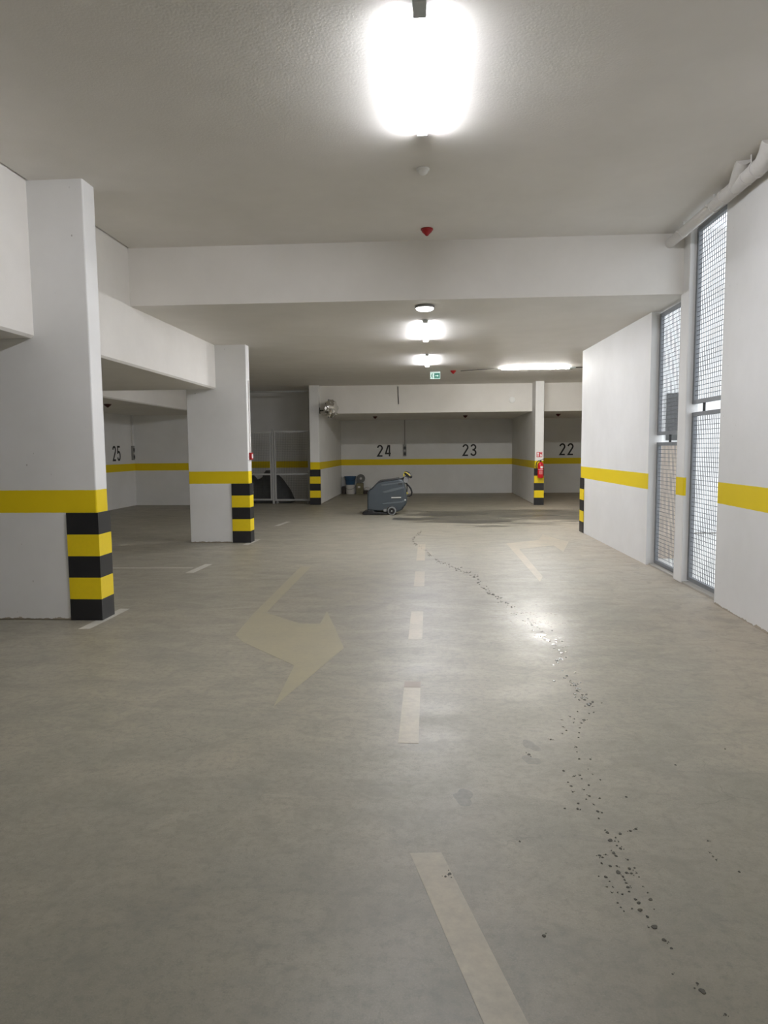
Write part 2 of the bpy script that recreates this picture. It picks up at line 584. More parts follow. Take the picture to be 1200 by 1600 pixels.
def blob(mb, x, y, rx, ry, rnd, h=0.0022, wob=0.22, seg=14, rot=None):
    a0 = rnd.uniform(0, 6.28) if rot is None else rot
    ph = [rnd.uniform(0, 6.28) for _ in range(3)]
    ring, inner = [], []
    for k in range(seg):
        a = 2 * math.pi * k / seg
        q = 1 + wob * (0.6 * math.sin(2 * a + ph[0]) + 0.4 * math.sin(3 * a + ph[1]) + 0.25 * math.sin(5 * a + ph[2]))
        u, v = rx * q * math.cos(a), ry * q * math.sin(a)
        dx_, dy_ = u * math.cos(a0) - v * math.sin(a0), u * math.sin(a0) + v * math.cos(a0)
        ring.append(mb.bm.verts.new((x + dx_, y + dy_, 0.0006)))
        inner.append(mb.bm.verts.new((x + dx_ * 0.8, y + dy_ * 0.8, h)))
    for k in range(seg):
        mb._f([ring[k], ring[(k + 1) % seg], inner[(k + 1) % seg], inner[k]])
    mb._f(inner)
    mb._f(list(reversed(ring)))

# ------------------------------------------------------------------ painted floor markings
def flat(poly, name, m, label, cat, z=0.0013, group=None):
    mb = MB()
    cx = sum(p[0] for p in poly) / len(poly)
    cy = sum(p[1] for p in poly) / len(poly)
    mb.prism(poly, lambda x, y: (x, y, 0.0005), lambda x, y: (x, y, z))
    o = mb.build(name, m, origin=(cx, cy, 0))
    return tag(o, label, cat, group)

G = 'cream dashes of the lane line'
flat([(-0.08, 2.655), (0.045, 2.665), (0.45, 1.2), (0.325, 1.2)], 'lane_dash', M['dash'], 'slanting cream dash nearest the camera, running off the bottom edge of the photo', 'floor marking', group=G)
for i, (xa, xb, y0, y1, lab) in enumerate([
        (-0.172, -0.061, 3.70, 4.70, 'cream dash with a brown far end, beside the tip of the bent floor arrow'),
        (-0.178, -0.060, 5.80, 6.82, 'cream dash level with the head of the bent floor arrow'),
        (-0.182, -0.057, 8.10, 9.09, 'faint cream dash level with the shaft of the bent floor arrow'),
        (-0.186, -0.062, 10.0, 11.75, 'furthest pale dash, crossed by the water trail')]):
    flat([(xa, y0), (xb, y0), (xb, y1), (xa, y1)], 'lane_dash', M['dash'], lab, 'floor marking', group=G)
# stains and the outline of a wet shoe sole
def stain(x, y, rx, ry, label, m, seed):
    mb = MB()
    blob(mb, x, y, rx, ry, random.Random(seed), h=0.0009, wob=0.3, seg=26, rot=0.2)
    tag(mb.build('floor_stain', m, origin=(x, y, 0)), label, 'stain')


STAIN = plain('faint_floor_stain', (0.185, 0.176, 0.145), 0.42, vary=0.4, scale=40)
stain(0.155, 3.115, 0.045, 0.075, 'small dark round stain on the floor between the dashes and the water drops', STAIN, 2)
stain(0.52, 3.52, 0.040, 0.055, 'faint heel print on the floor beside the water drops', STAIN, 9)
stain(0.545, 3.70, 0.034, 0.075, 'faint sole print on the floor just beyond the heel print', STAIN, 12)
# brown scuffed end of the second dash
flat([(-0.172, 4.60), (-0.061, 4.60), (-0.061, 4.72), (-0.172, 4.72)], 'scuff_mark', plain('brown_scuff', (0.27, 0.225, 0.18), 0.5), 'brown scuffed patch at the far end of a cream dash', 'floor marking', z=0.0022)

flat([(-1.622, 9.452), (-1.764, 9.45), (-1.726, 6.655), (-1.686, 5.885), (-1.549, 5.656), (-1.005, 5.049), (-0.976, 4.214),
      (-0.843, 4.803), (-0.69, 5.524), (-1.016, 6.81), (-1.007, 6.297), (-1.204, 6.315), (-1.609, 6.726)],
     'floor_arrow', M['arrow'], 'large faded bent arrow painted on the floor left of the lane dashes', 'floor marking')
flat([(1.299, 11.851), (1.416, 11.932), (1.912, 12.293), (2.106, 13.093), (2.271, 12.414), (2.377, 12.046), (2.058, 10.843),
      (2.04, 11.576), (1.430, 11.166), (1.416, 8.768), (1.325, 8.409)],
     'floor_arrow', M['rarrow'], 'faded ochre bent arrow painted on the floor near the right wall', 'floor marking')
flat([(-8.6, 9.16), (-3.24, 9.31), (-3.24, 9.37), (-8.6, 9.22)], 'bay_line', M['bayline'], 'thin pale line dividing the bays between the two left pillars', 'floor marking')
flat([(-3.206, 8.952), (-3.10, 8.952), (-3.06, 9.65), (-3.165, 9.65)], 'bay_tick', M['bayline'], 'short pale tick at the end of the thin line between the left pillars', 'floor marking')
flat([(-3.178, 6.046), (-3.072, 6.049), (-3.05, 6.86), (-3.15, 6.86)], 'bay_tick', M['bayline'], 'short white tick at the foot of the nearest left pillar', 'floor marking')
flat([(-3.17, 11.62), (-3.07, 11.62), (-3.03, 12.4), (-3.13, 12.4)], 'bay_tick', M['bayline'], 'short white tick at the foot of the second left pillar', 'floor marking')
flat([(-3.28, 14.6), (-3.18, 14.6), (-3.10, 15.5), (-3.20, 15.5)], 'bay_tick', M['bayline'], 'faint tick on the floor behind the second left pillar, before the fence', 'floor marking')


# ------------------------------------------------------------------ bay numbers
def arc(cx, cy, rx, ry, a0, a1, k=12):
    return [(cx + rx * math.cos(math.radians(a0 + (a1 - a0) * i / k)), cy + ry * math.sin(math.radians(a0 + (a1 - a0) * i / k))) for i in range(k + 1)]

DIG = {   # strokes inside a 0.20 x 0.41 cell
    '2': [arc(0.1, 0.302, 0.080, 0.090, 175, -28) + [(0.022, 0.018), (0.19, 0.018)]],
    '3': [arc(0.095, 0.306, 0.078, 0.086, 165, -75, 14), arc(0.095, 0.110, 0.085, 0.092, 88, -165, 16), [(0.062, 0.215), (0.112, 0.215)]],
    '4': [[(0.120, 0.41), (0.020, 0.105), (0.132, 0.105)], [(0.159, 0.41), (0.159, 0.0)], [(0.186, 0.105), (0.205, 0.105)]],
    '5': [[(0.172, 0.392), (0.038, 0.392), (0.030, 0.222)] + arc(0.097, 0.135, 0.083, 0.115, 130, -160, 16)],
}


def stroke(mb, pts, wd, place, th=0.004):
    n = len(pts)
    L, Rr = [], []
    for i, (x, y) in enumerate(pts):
        a = Vector(pts[max(0, i - 1)])
        b = Vector(pts[min(n - 1, i + 1)])
        p = Vector((x, y))
        d0 = (p - a).normalized() if i > 0 else (b - p).normalized()
        d1 = (b - p).normalized() if i < n - 1 else d0
        t = (d0 + d1).normalized()
        nrm = Vector((-t.y, t.x))
        k = min(2.2, 1.0 / max(0.3, nrm.dot(Vector((-d0.y, d0.x)))))
        L.append(p + nrm * wd / 2 * k)
        Rr.append(p - nrm * wd / 2 * k)
    for i in range(n - 1):
        q = [L[i], L[i + 1], Rr[i + 1], Rr[i]]
        mb.hexa([place(v.x, v.y, 0.0) for v in q], [place(v.x, v.y, th) for v in q])


def number(txt, place, label, origin):
    mb = MB()
    for i, ch in enumerate(txt):
        for s in DIG[ch]:
            stroke(mb, s, 0.054, lambda x, y, t, i=i: place(x + i * 0.285, y, t))
    tag(mb.build('bay_number', M['ink'], origin=origin), label, 'number', 'painted bay numbers')

for txt, x0 in (('24', -1.865), ('23', 1.212), ('22', 4.640)):
    number(txt, lambda x, y, t, x0=x0: (x0 + x, YB - 0.0005 - t, 1.342 + y), 'black number %s painted on the white wall of a bay above the yellow band' % txt, (x0 + 0.24, YB, 1.342))
number('25', lambda x, y, t: (XL + 0.0005 + t, 18.945 + x, 1.342 + y), 'black number 25 painted on the white side wall of a bay above the yellow band', (XL, 19.2, 1.342))


# ------------------------------------------------------------------ lamps
def batten(c, length, axis, label, zt, glow):
    """LED batten: axis 'x' or 'y'; zt = ceiling height over it; light from diffuser"""
    t = thing('ceiling_lamp', label, 'lamp', (c[0], c[1], zt), 0 if axis == 'y' else math.pi / 2, 'LED batten lamps')
    h = length / 2
    MB().box(-0.026, 0.026, -h - 0.14, h + 0.02, -0.014, -0.001).build('housing', M['grey'], t)
    prof = [(-0.036, -0.0142), (-0.036, -0.026), (-0.033, -0.037), (0.033, -0.037), (0.036, -0.026), (0.036, -0.0142)]
    mb = MB().prism(prof, lambda x, z: (x, -h, z), lambda x, z: (x, h, z))
    mb.bm.normal_update()
    for f in mb.bm.faces:
        if f.calc_center_median().z > -0.036:
            f.material_index = 1
    mb.build('diffuser', glow, t)
    MB().prism([(x * 1.1, z * 1.02) for x, z in prof], lambda x, z: (x, -h - 0.15, z), lambda x, z: (x, -h - 0.001, z)).build('end_cap', M['grey'], t)
    MB().prism([(x * 1.1, z * 1.02) for x, z in prof], lambda x, z: (x, h + 0.001, z), lambda x, z: (x, h + 0.022, z)).build('end_cap', M['white'], t)
    return t

FRONT = [emitter('front_lamp_glow', LAMP_COL, LAMP_L * 1.30), emitter('front_lamp_flank', LAMP_COL, SIDE_L * 1.95)]
REAR = [emitter('rear_lamp_glow', LAMP_COL, LAMP_L * 1.15), emitter('rear_lamp_flank', LAMP_COL, SIDE_L * 1.2)]
CROSS = [emitter('cross_lamp_glow', (1.0, 0.985, 0.95), LAMP_L * 1.25), emitter('cross_lamp_flank', (1.0, 0.985, 0.95), SIDE_L * 2.5)]
batten((-0.045, 4.93), 1.48, 'y', 'largest lit LED batten, on the higher front ceiling above the lane', ZF, FRONT)
batten((-0.045, -4.6), 1.46, 'y', 'unseen LED batten behind the camera, added to light the near pillars and floor', ZF, FRONT)  # extra batten out of view, added to brighten the near pillars and floor
batten((-0.045, 10.85), 1.68, 'y', 'lit LED batten on the lower ceiling just behind the round bulkhead light', zr(10.75), REAR)
batten((-0.030, 14.58), 1.68, 'y', 'lit LED batten on the lower ceiling nearest the green exit sign', zr(14.45), REAR)
batten((2.42, 16.35), 1.50, 'x', 'lit LED batten running crosswise above the fire extinguisher pillar', zr(16.35), CROSS)

tag(MB().tube([(0.75, 16.75, zr(16.7) - 0.012), (1.2, 16.5, zr(16.5) - 0.012), (1.58, 16.38, zr(16.4) - 0.02), (1.64, 16.35, zr(16.4) - 0.03)], 0.008, 6).build('power_cable', M['cable']),
    'thin cable running along the ceiling into the inner end of the crosswise lamp', 'cable')
tag(MB().tube([(3.21, 16.35, zr(16.35) - 0.05), (3.33, 16.35, zr(16.35) - 0.015), (3.6, 16.4, zr(16.4) - 0.012), (5.5, 16.5, zr(16.5) - 0.012)], 0.010, 6).build('power_cable', M['cable']),
    'thin cable leaving the outer end of the crosswise lamp toward the right wall', 'cable')

t = thing('bulkhead_light', 'oval white bulkhead light just behind the ceiling step', 'lamp', (-0.045, 8.90, zr(8.9)))
MB().lathe([(0.115, -0.001), (0.122, -0.012), (0.122, -0.03), (0.116, -0.034)], seg=36).build('base', M['mgrey'], t, smooth=True)
MB().lathe([(0.112, -0.034), (0.104, -0.05), (0.08, -0.062), (0.04, -0.07), (0.002, -0.072)], seg=36).build('diffuser', M['bulk'], t, smooth=True)

t = thing('motion_sensor', 'small white domed sensor on the front ceiling beyond the largest lamp', 'sensor', (-0.045, 6.42, ZF))
MB().lathe([(0.058, -0.001), (0.058, -0.012), (0.048, -0.02)], seg=28).build('base', M['white'], t, smooth=True)
MB().lathe([(0.044, -0.02), (0.040, -0.036), (0.026, -0.050), (0.002, -0.056)], seg=28).build('dome', M['white'], t, smooth=True)


def detector(x, y, z, m, label, s=1.0):
    t = thing('fire_detector', label, 'detector', (x, y, z), 0, 'red ceiling fire detectors')
    MB().lathe([(0.062 * s, -0.001), (0.064 * s, -0.014), (0.058 * s, -0.018)], seg=24).build('base', m, t, smooth=True)
    MB().lathe([(0.056 * s, -0.018), (0.050 * s, -0.034), (0.022 * s, -0.062), (0.012 * s, -0.076), (0.002, -0.078)], seg=24).build('sensing_head', m, t, smooth=True)

detector(-0.015, 8.12, ZF, M['red'], 'bright red conical detector on the front ceiling close to the step', 1.1)
detector(0.575, 16.75, zr(16.75), M['red'], 'small red detector on the rear ceiling beside the green exit sign', 1.1)
detector(-1.71, 22.5, 2.65, M['dred'], 'dark red detector on the low slab above bay 24', 1.2)
detector(1.16, 22.6, 2.65, M['dred'], 'dark red detector on the low slab above bay 23', 1.2)
detector(4.02, 22.3, 2.65, M['dred'], 'dark red detector on the low slab above bay 22', 1.2)
detector(-7.1, 15.26, 2.65, M['dred'], 'dark red detector on the low slab above bay 25', 1.3)

# exit sign hanging below the rear ceiling
t = thing('exit_sign', 'small lit green emergency exit sign hanging under the rear ceiling', 'sign', (0.152, 16.55, zr(16.55)))
MB().box(-0.118, 0.118, -0.02, 0.02, -0.205, -0.05).build('panel', M['signwhite'], t)
MB().box(-0.118, 0.118, -0.022, 0.022, -0.05, -0.03).build('housing', M['white'], t)
for sx in (-0.08, 0.08):
    MB().tube([(sx, 0, -0.03), (sx, 0, 0.0)], 0.004, 8).build('hanger', M['steel'], t)
mb = MB()
mb.box(-0.026, 0.108, -0.0225, -0.0202, -0.196, -0.075)
mb.build('arrow_field', M['green'], t)
mb = MB()
mb.box(0.0, 0.045, -0.0245, -0.0226, -0.143, -0.128)
mb.prism([(0.045, -0.16), (0.078, -0.1355), (0.045, -0.111)], lambda x, z: (x, -0.0245, z), lambda x, z: (x, -0.0226, z))
mb.build('arrow', M['signwhite'], t)
mb = MB()
stroke(mb, [(-0.070, -0.098), (-0.078, -0.14), (-0.056, -0.165), (-0.066, -0.192)], 0.016, lambda x, z, q: (x, -0.0205 - q * 0.4, z))
stroke(mb, [(-0.078, -0.14), (-0.094, -0.165), (-0.108, -0.18)], 0.014, lambda x, z, q: (x, -0.0205 - q * 0.4, z))
stroke(mb, [(-0.098, -0.125), (-0.074, -0.112), (-0.048, -0.125)], 0.012, lambda x, z, q: (x, -0.0205 - q * 0.4, z))
mb.lathe([(0.010, 0), (0.010, 0.002)], (-0.062, -0.0205, -0.088), (0, -1, 0), 14)
mb.build('running_figure', M['green'], t)

# ------------------------------------------------------------------ drain pipe under the right side of the ceiling
t = thing('drain_pipe', 'pale grey drain pipe hung along the ceiling above the right wall', 'pipe', (0, 0, 0))
PX, PZ = 2.79, 3.945
MB().tube([(PX, 8.56, PZ), (PX, 6.60, PZ)], 0.055, 24).build('pipe_run', M['pvc'], t, smooth=True)
MB().tube([(PX, 7.02, PZ), (PX, 6.35, PZ)], 0.066, 24).tube([(PX, 6.82, PZ - 0.01), (PX - 0.035, 6.66, PZ + 0.05), (PX - 0.07, 6.48, PZ + 0.125)], 0.062, 24).build('branch_tee', M['pvc'], t, smooth=True)
mb = MB()
mb.tube([(PX, 6.36, PZ), (PX, 6.27, PZ + 0.004), (PX - 0.012, 6.17, PZ + 0.045), (PX - 0.03, 6.07, PZ + 0.115)], [0.070, 0.072, 0.072, 0.072], 24)
mb.build('elbow', M['pvc'], t, smooth=True)
for y, r in ((7.03, 0.072), (6.80, 0.071), (6.56, 0.072), (6.38, 0.076)):
    MB().tube([(PX, y - 0.016, PZ), (PX, y + 0.016, PZ)], r, 24).build('socket_collar', M['pvc'], t, smooth=True)
for y in (8.12, 7.30):
    mb = MB().tube([(PX, y - 0.013, PZ), (PX, y + 0.013, PZ)], 0.060, 24).box(PX - 0.082, PX - 0.055, y - 0.01, y + 0.01, PZ - 0.008, PZ + 0.012)
    mb.build('clamp_ring', M['pvc'], t, smooth=True)
    MB().tube([(PX, y, PZ + 0.055), (PX, y, ZF)], 0.007, 8).build('hanger_rod', M['pvc'], t)
MB().tube([(PX - 0.06, 6.36, PZ + 0.03), (PX - 0.06, 6.36, ZF)], 0.007, 8).build('hanger_rod', M['pvc'], t)

# ------------------------------------------------------------------ mesh gates in the right wall
def mesh_panel(x, y0, y1, z0, z1, label, hz):
    t = thing('mesh_gate', label, 'gate', (x, (y0 + y1) / 2, z0), 0, 'galvanised mesh gate leaves')
    hy, H = (y1 - y0) / 2, z1 - z0
    fw = 0.045
    mb = MB()
    mb.box(-0.02, 0.02, -hy, -hy + fw, 0, H).box(-0.02, 0.02, hy - fw, hy, 0, H)
    mb.box(-0.02, 0.02, -hy + fw, hy - fw, 0, fw).box(-0.02, 0.02, -hy + fw, hy - fw, H - fw, H)
    mb.build('frame', M['galv'], t)
    mb = MB()
    k = int(round((2 * hy - 2 * fw) / 0.05))
    for i in range(1, k):
        y = -hy + fw + (2 * hy - 2 * fw) * i / k
        mb.tube([(0.006, y, fw), (0.006, y, H - fw)], 0.0033, 6, False)
    k = int(round((H - 2 * fw) / 0.052))
    for i in range(1, k):
        z = fw + (H - 2 * fw) * i / k
        mb.tube([(0.0, -hy + fw, z), (0.0, hy - fw, z)], 0.0033, 6, False)
    mb.build('wire_mesh', M['gwire'], t)
    for z in hz:
        MB().tube([(-0.01, hy - 0.01, z - 0.03), (-0.01, hy - 0.01, z + 0.03)], 0.013, 12).box(-0.015, 0.005, hy - 0.006, hy + 0.012, z - 0.012, z + 0.012).build('hinge', M['galv'], t)
    return t

GX = 3.045
mesh_panel(GX, 7.27, 8.355, 2.085, 4.045, 'tall upper mesh leaf next to the right edge wall, under the drain pipe', (0.35, 1.5))
mesh_panel(GX, 7.27, 8.355, 0.04, 1.99, 'lower mesh leaf with bright daylight behind it, next to the right edge wall', (0.3, 1.55))
mesh_panel(GX + 0.03, 8.63, 9.672, 1.755, 3.35, 'upper mesh leaf beyond the narrow post, dark window behind it', (0.3, 1.25))
mesh_panel(GX + 0.03, 8.63, 9.672, 0.03, 1.66, 'lower mesh leaf beyond the narrow post, beige stone behind it', (0.3, 1.35))
for y, z in ((8.05, 2.037), (7.4, 2.037)):
    tag(MB().box(GX - 0.012, GX + 0.012, y - 0.012, y + 0.012, z - 0.047, z + 0.047).build('spacer_block', M['darkwire'], origin=(GX, y, z)), 'small dark spacer between the mesh leaves %s' % ('near the narrow post' if y > 8 else 'beside the right edge wall'), 'bracket')
tag(MB().box(GX + 0.018, GX + 0.042, 9.2, 9.224, 1.66, 1.755).build('spacer_block', M['darkwire'], origin=(GX + 0.03, 9.2, 1.7)), 'small dark spacer between the leaves beyond the narrow post', 'bracket')
# door sills in the two openings
struct('trim_2', MB().box(2.97, 3.14, 7.26, 8.36, 0.0, 0.022), M['sill'], 'pale threshold under the mesh leaves next to the right edge wall', 'threshold')
struct('trim_3', MB().box(2.99, 3.14, 8.62, 9.68, 0.0, 0.022), M['sill'], 'pale threshold under the mesh leaves beyond the narrow post', 'threshold')

# ------------------------------------------------------------------ fenced store at the back left
def bars(t, name, x0, x1, z0, z1, mid, y=0.0, fw=0.05):
    mb = MB()
    mb.box(x0, x0 + fw, -0.025 + y, 0.025 + y, z0, z1).box(x1 - fw, x1, -0.025 + y, 0.025 + y, z0, z1)
    for z in (z0, mid, z1 - fw):
        mb.box(x0 + fw, x1 - fw, -0.022 + y, 0.022 + y, z, z + fw)
    return mb.build(name, M['dgalv'], t)


def wires(t, x0, x1, z0, z1, y=0.0, m='darkwire'):
    mb = MB()
    k = int((x1 - x0) / 0.05)
    for i in range(1, k):
        x = x0 + (x1 - x0) * i / k
        mb.box(x - 0.0013, x + 0.0013, y - 0.0013, y + 0.0013, z0, z1)
    k = int((z1 - z0) / 0.05)
    for i in range(1, k):
        z = z0 + (z1 - z0) * i / k
        mb.box(x0, x1, y - 0.0013, y + 0.0013, z - 0.0013, z + 0.0013)
    return mb.build('wire_mesh', M[m], t)

YG = 20.72
t = thing('mesh_fence', 'grey framed mesh fence panel left of the store gate, dark sheet behind', 'fence', (-5.75, YG, 0))
bars(t, 'frame', -1.1, 1.07, 0.10, 2.15, 0.86)
wires(t, -1.05, 1.02, 0.15, 2.1)
t = thing('mesh_gate', 'grey framed mesh gate of the store beside the striped partition', 'gate', (-4.07, YG, 0))
bars(t, 'frame', -0.53, 0.53, 0.09, 2.17, 0.86)
wires(t, -0.48, 0.48, 0.14, 2.12)
for sx in (-0.46, 0.46):
    mb = MB().lathe([(0.035, -0.012), (0.04, -0.008), (0.04, 0.008), (0.035, 0.012)], (sx, 0, 0.04), (0, 1, 0), 16)
    mb.box(sx - 0.02, sx + 0.02, -0.02, 0.02, 0.06, 0.095)
    mb.build('caster', M['mgrey'], t)
tag(MB().box(-4.67, -4.612, YG - 0.035, YG + 0.035, 0.0, 2.22).build('fence_post', M['dgalv'], origin=(-4.64, YG, 0)), 'grey square post between the store gate and the fence panel', 'post')
tag(MB().box(-3.535, -3.475, YG - 0.035, YG + 0.035, 0.0, 3.40).build('fence_post', M['dgalv'], origin=(-3.51, YG, 0)), 'tall thin grey post beside the striped partition pillar', 'post')
tag(MB().box(-6.85, -3.54, YG - 0.02, YG + 0.02, 3.30, 3.345).build('fence_rail', M['dgalv'], origin=(-5.2, YG, 3.32)), 'thin grey rail under the ceiling above the fenced store', 'rail')

# dark covered heap inside the store
def heap(x0, x1, y0, y1, prof, label):
    """a sheet-covered heap: prof gives the ridge height along x"""
    mb = MB()
    bm = mb.bm
    nx, ny = 28, 9
    rows = []
    for j in range(ny + 1):
        v = j / ny
        rows.append([])
        for i in range(nx + 1):
            u = i / nx
            x = x0 + (x1 - x0) * u
            for k in range(len(prof) - 1):
                if prof[k][0] <= x <= prof[k + 1][0] + 1e-6:
                    s = (x - prof[k][0]) / (prof[k + 1][0] - prof[k][0])
                    h = prof[k][1] + (prof[k + 1][1] - prof[k][1]) * s
            f = math.sin(math.pi * min(1, max(0, v))) ** 0.45 if 0 < v < 1 else 0
            fold = 0.02 * math.sin(9 * u + 4 * v) + 0.012 * math.sin(31 * u + 2)
            rows[-1].append(bm.verts.new((x, y0 + (y1 - y0) * v, max(0.004, h * f + fold * f))))
    for j in range(ny):
        for i in range(nx):
            mb._f([rows[j][i], rows[j][i + 1], rows[j + 1][i + 1], rows[j + 1][i]])
    under = [bm.verts.new(p) for p in ((x0, y0, 0.001), (x1, y0, 0.001), (x1, y1, 0.001), (x0, y1, 0.001))]
    mb._f(under)
    return tag(mb.build('covered_heap', M['tarp'], smooth=True, origin=((x0 + x1) / 2, (y0 + y1) / 2, 0)), label, 'heap')

heap(-5.72, -4.18, 20.95, 21.75, [(-5.72, 0.95), (-5.46, 0.93), (-5.28, 0.74), (-5.12, 0.78), (-5.03, 1.0), (-4.76, 0.98), (-4.52, 0.74), (-4.3, 0.48), (-4.22, 0.26), (-4.18, 0.03)],
     'dark grey sheet-covered heap behind the store gate')

# ------------------------------------------------------------------ wrapped round mirror on its arm
t = thing('wrapped_mirror', 'round object wrapped in crumpled silver film on a wall arm beside bay 24', 'mirror', (-3.172, 20.44, 2.735))
MB().tube([(0.0, 0, 0), (0.18, -0.12, 0.0), (0.27, -0.20, 0.02)], 0.018, 10).box(0.0, 0.012, -0.05, 0.05, -0.09, 0.09).build('arm', M['bracket'], t)
mb = MB()
dx = Vector((0.80, -0.60, 0.0)).normalized()
cc = Vector((0.375, -0.26, 0.040))
bmesh.ops.create_icosphere(mb.bm, subdivisions=3, radius=1.0)
rnd = random.Random(3)
side = Vector((-dx.y, dx.x, 0))
for v in mb.bm.verts:
    p = v.co.copy()
    k = 1 + rnd.uniform(-0.13, 0.13)
    v.co = cc + (dx * p.x * 0.13 + side * p.y * 0.245 + Vector((0, 0, p.z * 0.25))) * k
mb.build('foil_wrap', M['foil'], t)
for i in range(10):
    a = 2 * math.pi * i / 10
    c = cc + side * (0.245 * math.cos(a)) + Vector((0, 0, 0.25 * math.sin(a))) - dx * 0.02
    r_ = side * math.cos(a) + Vector((0, 0, math.sin(a)))
    MB().lathe([(0.018, 0), (0.026, 0.012), (0.018, 0.032), (0.004, 0.042)], c - r_ * 0.008, r_, 8).build('film_knot', M['mgrey'] if i % 2 else M['foil'], t)

# ------------------------------------------------------------------ sockets, conduits, call point, extinguisher
def socket_box(loc, rz, label):
    t = thing('wall_socket', label, 'socket', loc, rz)
    MB().box(-0.055, 0.055, -0.06, 0, 0, 0.42).build('mount_plate', M['conduit'], t, bevel=0.006)
    for z in (0.09, 0.30):
        MB().box(-0.042, 0.042, -0.075, -0.06, z - 0.05, z + 0.05).build('outlet', M['dbody'], t, bevel=0.006)
    MB().box(-0.03, 0.03, -0.066, -0.06, 0.18, 0.21).build('label_plate', M['offwhite'], t)
    return t

socket_box((-0.865, YB, 1.345), 0, 'grey double socket unit on the wall between numbers 24 and 23')
tag(MB().box(-0.878, -0.852, YB - 0.022, YB, 1.765, 2.65).build('wall_conduit', M['conduit'], origin=(-0.865, YB, 1.765)), 'thin grey conduit rising from the socket between numbers 24 and 23', 'conduit')
socket_box((XL, 20.22, 1.345), math.pi / 2, 'grey double socket unit in the corner beside number 25')
tag(MB().box(XL, XL + 0.022, 20.205, 20.235, 1.765, 2.65).build('wall_conduit', M['offwhite'], origin=(XL, 20.22, 1.765)), 'thin pale conduit rising from the socket beside number 25', 'conduit')
tag(MB().tube([(-0.89, 20.535, 3.41), (-0.885, 20.535, 3.15), (-0.872, 20.53, 2.9)], 0.013, 8).build('hanging_cable', M['cable']), 'short dark cable hanging down the face of the low slab over bay 24', 'cable')
t = thing('junction_box', 'small round white box on the slab face above bay 23', 'box', (2.39, 20.55, 2.98))
MB().lathe([(0.085, 0), (0.085, 0.02), (0.07, 0.028)], axis=(0, -1, 0), seg=24).build('cover', M['white'], t, smooth=True)

t = thing('call_point', 'small red fire call point on the inner side of the second left pillar', 'alarm', (-3.105, 12.05, 1.50))
MB().box(0, 0.045, -0.06, 0.06, -0.062, 0.062).build('housing', M['red'], t, bevel=0.008)
MB().box(0.045, 0.049, -0.035, 0.035, -0.035, 0.035).build('press_pane', M['wsign'], t)
tag(MB().tube([(-3.097, 12.05, 1.565), (-3.097, 12.05, 2.80)], 0.010, 8).build('wall_conduit', M['offwhite'], origin=(-3.097, 12.05, 1.565)), 'thin pale conduit running up the pillar from the red call point', 'conduit')

t = thing('fire_extinguisher', 'red fire extinguisher hanging on the far partition pillar', 'extinguisher', (3.105, 19.80, 0.76))
MB().lathe([(0.05, 0), (0.078, 0.012), (0.082, 0.03), (0.082, 0.37), (0.07, 0.415), (0.035, 0.445), (0.022, 0.455)], seg=28).build('cylinder_body', M['redpaint'], t, smooth=True)
MB().lathe([(0.022, 0.453), (0.026, 0.46), (0.026, 0.49), (0.014, 0.495)], seg=16).build('valve', M['blk'], t)
MB().hexa([(-0.02, -0.012, 0.49), (0.10, -0.012, 0.53), (0.10, 0.012, 0.53), (-0.02, 0.012, 0.49)], [(-0.02, -0.012, 0.503), (0.10, -0.012, 0.55), (0.10, 0.012, 0.55), (-0.02, 0.012, 0.503)]).build('handle', M['blk'], t)
MB().tube([(0, 0, 0.475), (-0.06, -0.01, 0.485), (-0.115, -0.015, 0.43), (-0.13, -0.02, 0.33), (-0.115, -0.03, 0.22), (-0.095, -0.03, 0.14)], 0.013, 10).build('hose', M['blk'], t, smooth=True)
MB().box(-0.03, 0.03, 0.075, 0.117, 0.34, 0.40).build('hook', M['steel'], t)
def band(z0, z1, a0, a1, m, nm, r=0.0835):
    mb = MB()
    k = 10
    for i in range(k):
        q0 = math.radians(a0 + (a1 - a0) * i / k)
        q1 = math.radians(a0 + (a1 - a0) * (i + 1) / k)
        P = lambda q, z, rr: (rr * math.cos(q), rr * math.sin(q), z)
        mb.hexa([P(q0, z0, r - 0.002), P(q1, z0, r - 0.002), P(q1, z0, r), P(q0, z0, r)], [P(q0, z1, r - 0.002), P(q1, z1, r - 0.002), P(q1, z1, r), P(q0, z1, r)])
    mb.build(nm, m, t)
band(0.275, 0.335, -100, -55, M['wsign'], 'label_panel')
band(0.238, 0.250, -150, -40, M['wsign'], 'label_panel')
band(0.11, 0.215, -130, -55, plain('extinguisher_text', (0.62, 0.16, 0.16), 0.4), 'label_panel')

t = thing('fire_sign', 'small red and white fire extinguisher sign above the extinguisher', 'sign', (3.088, 19.93, 1.415))
MB().box(-0.078, 0.078, -0.004, 0.0, -0.072, 0.072).build('plate', M['rsign'], t)
mb = MB()
mb.box(-0.066, -0.012, -0.0055, -0.0038, -0.05, 0.055)
mb.prism([(0.022, -0.055), (0.066, -0.055), (0.066, -0.01), (0.04, 0.03), (0.022, 0.0)], lambda x, z: (x, -0.0055, z), lambda x, z: (x, -0.0038, z))
mb.prism([(0.012, 0.058), (0.06, 0.058), (0.06, 0.04)], lambda x, z: (x, -0.0055, z), lambda x, z: (x, -0.0038, z))
mb.build('pictogram', M['wsign'], t)
mb = MB()
mb.box(-0.050, -0.030, -0.0068, -0.0056, -0.038, 0.012)
mb.box(-0.044, -0.036, -0.0068, -0.0056, 0.012, 0.032)
mb.build('symbol', M['rsign'], t)

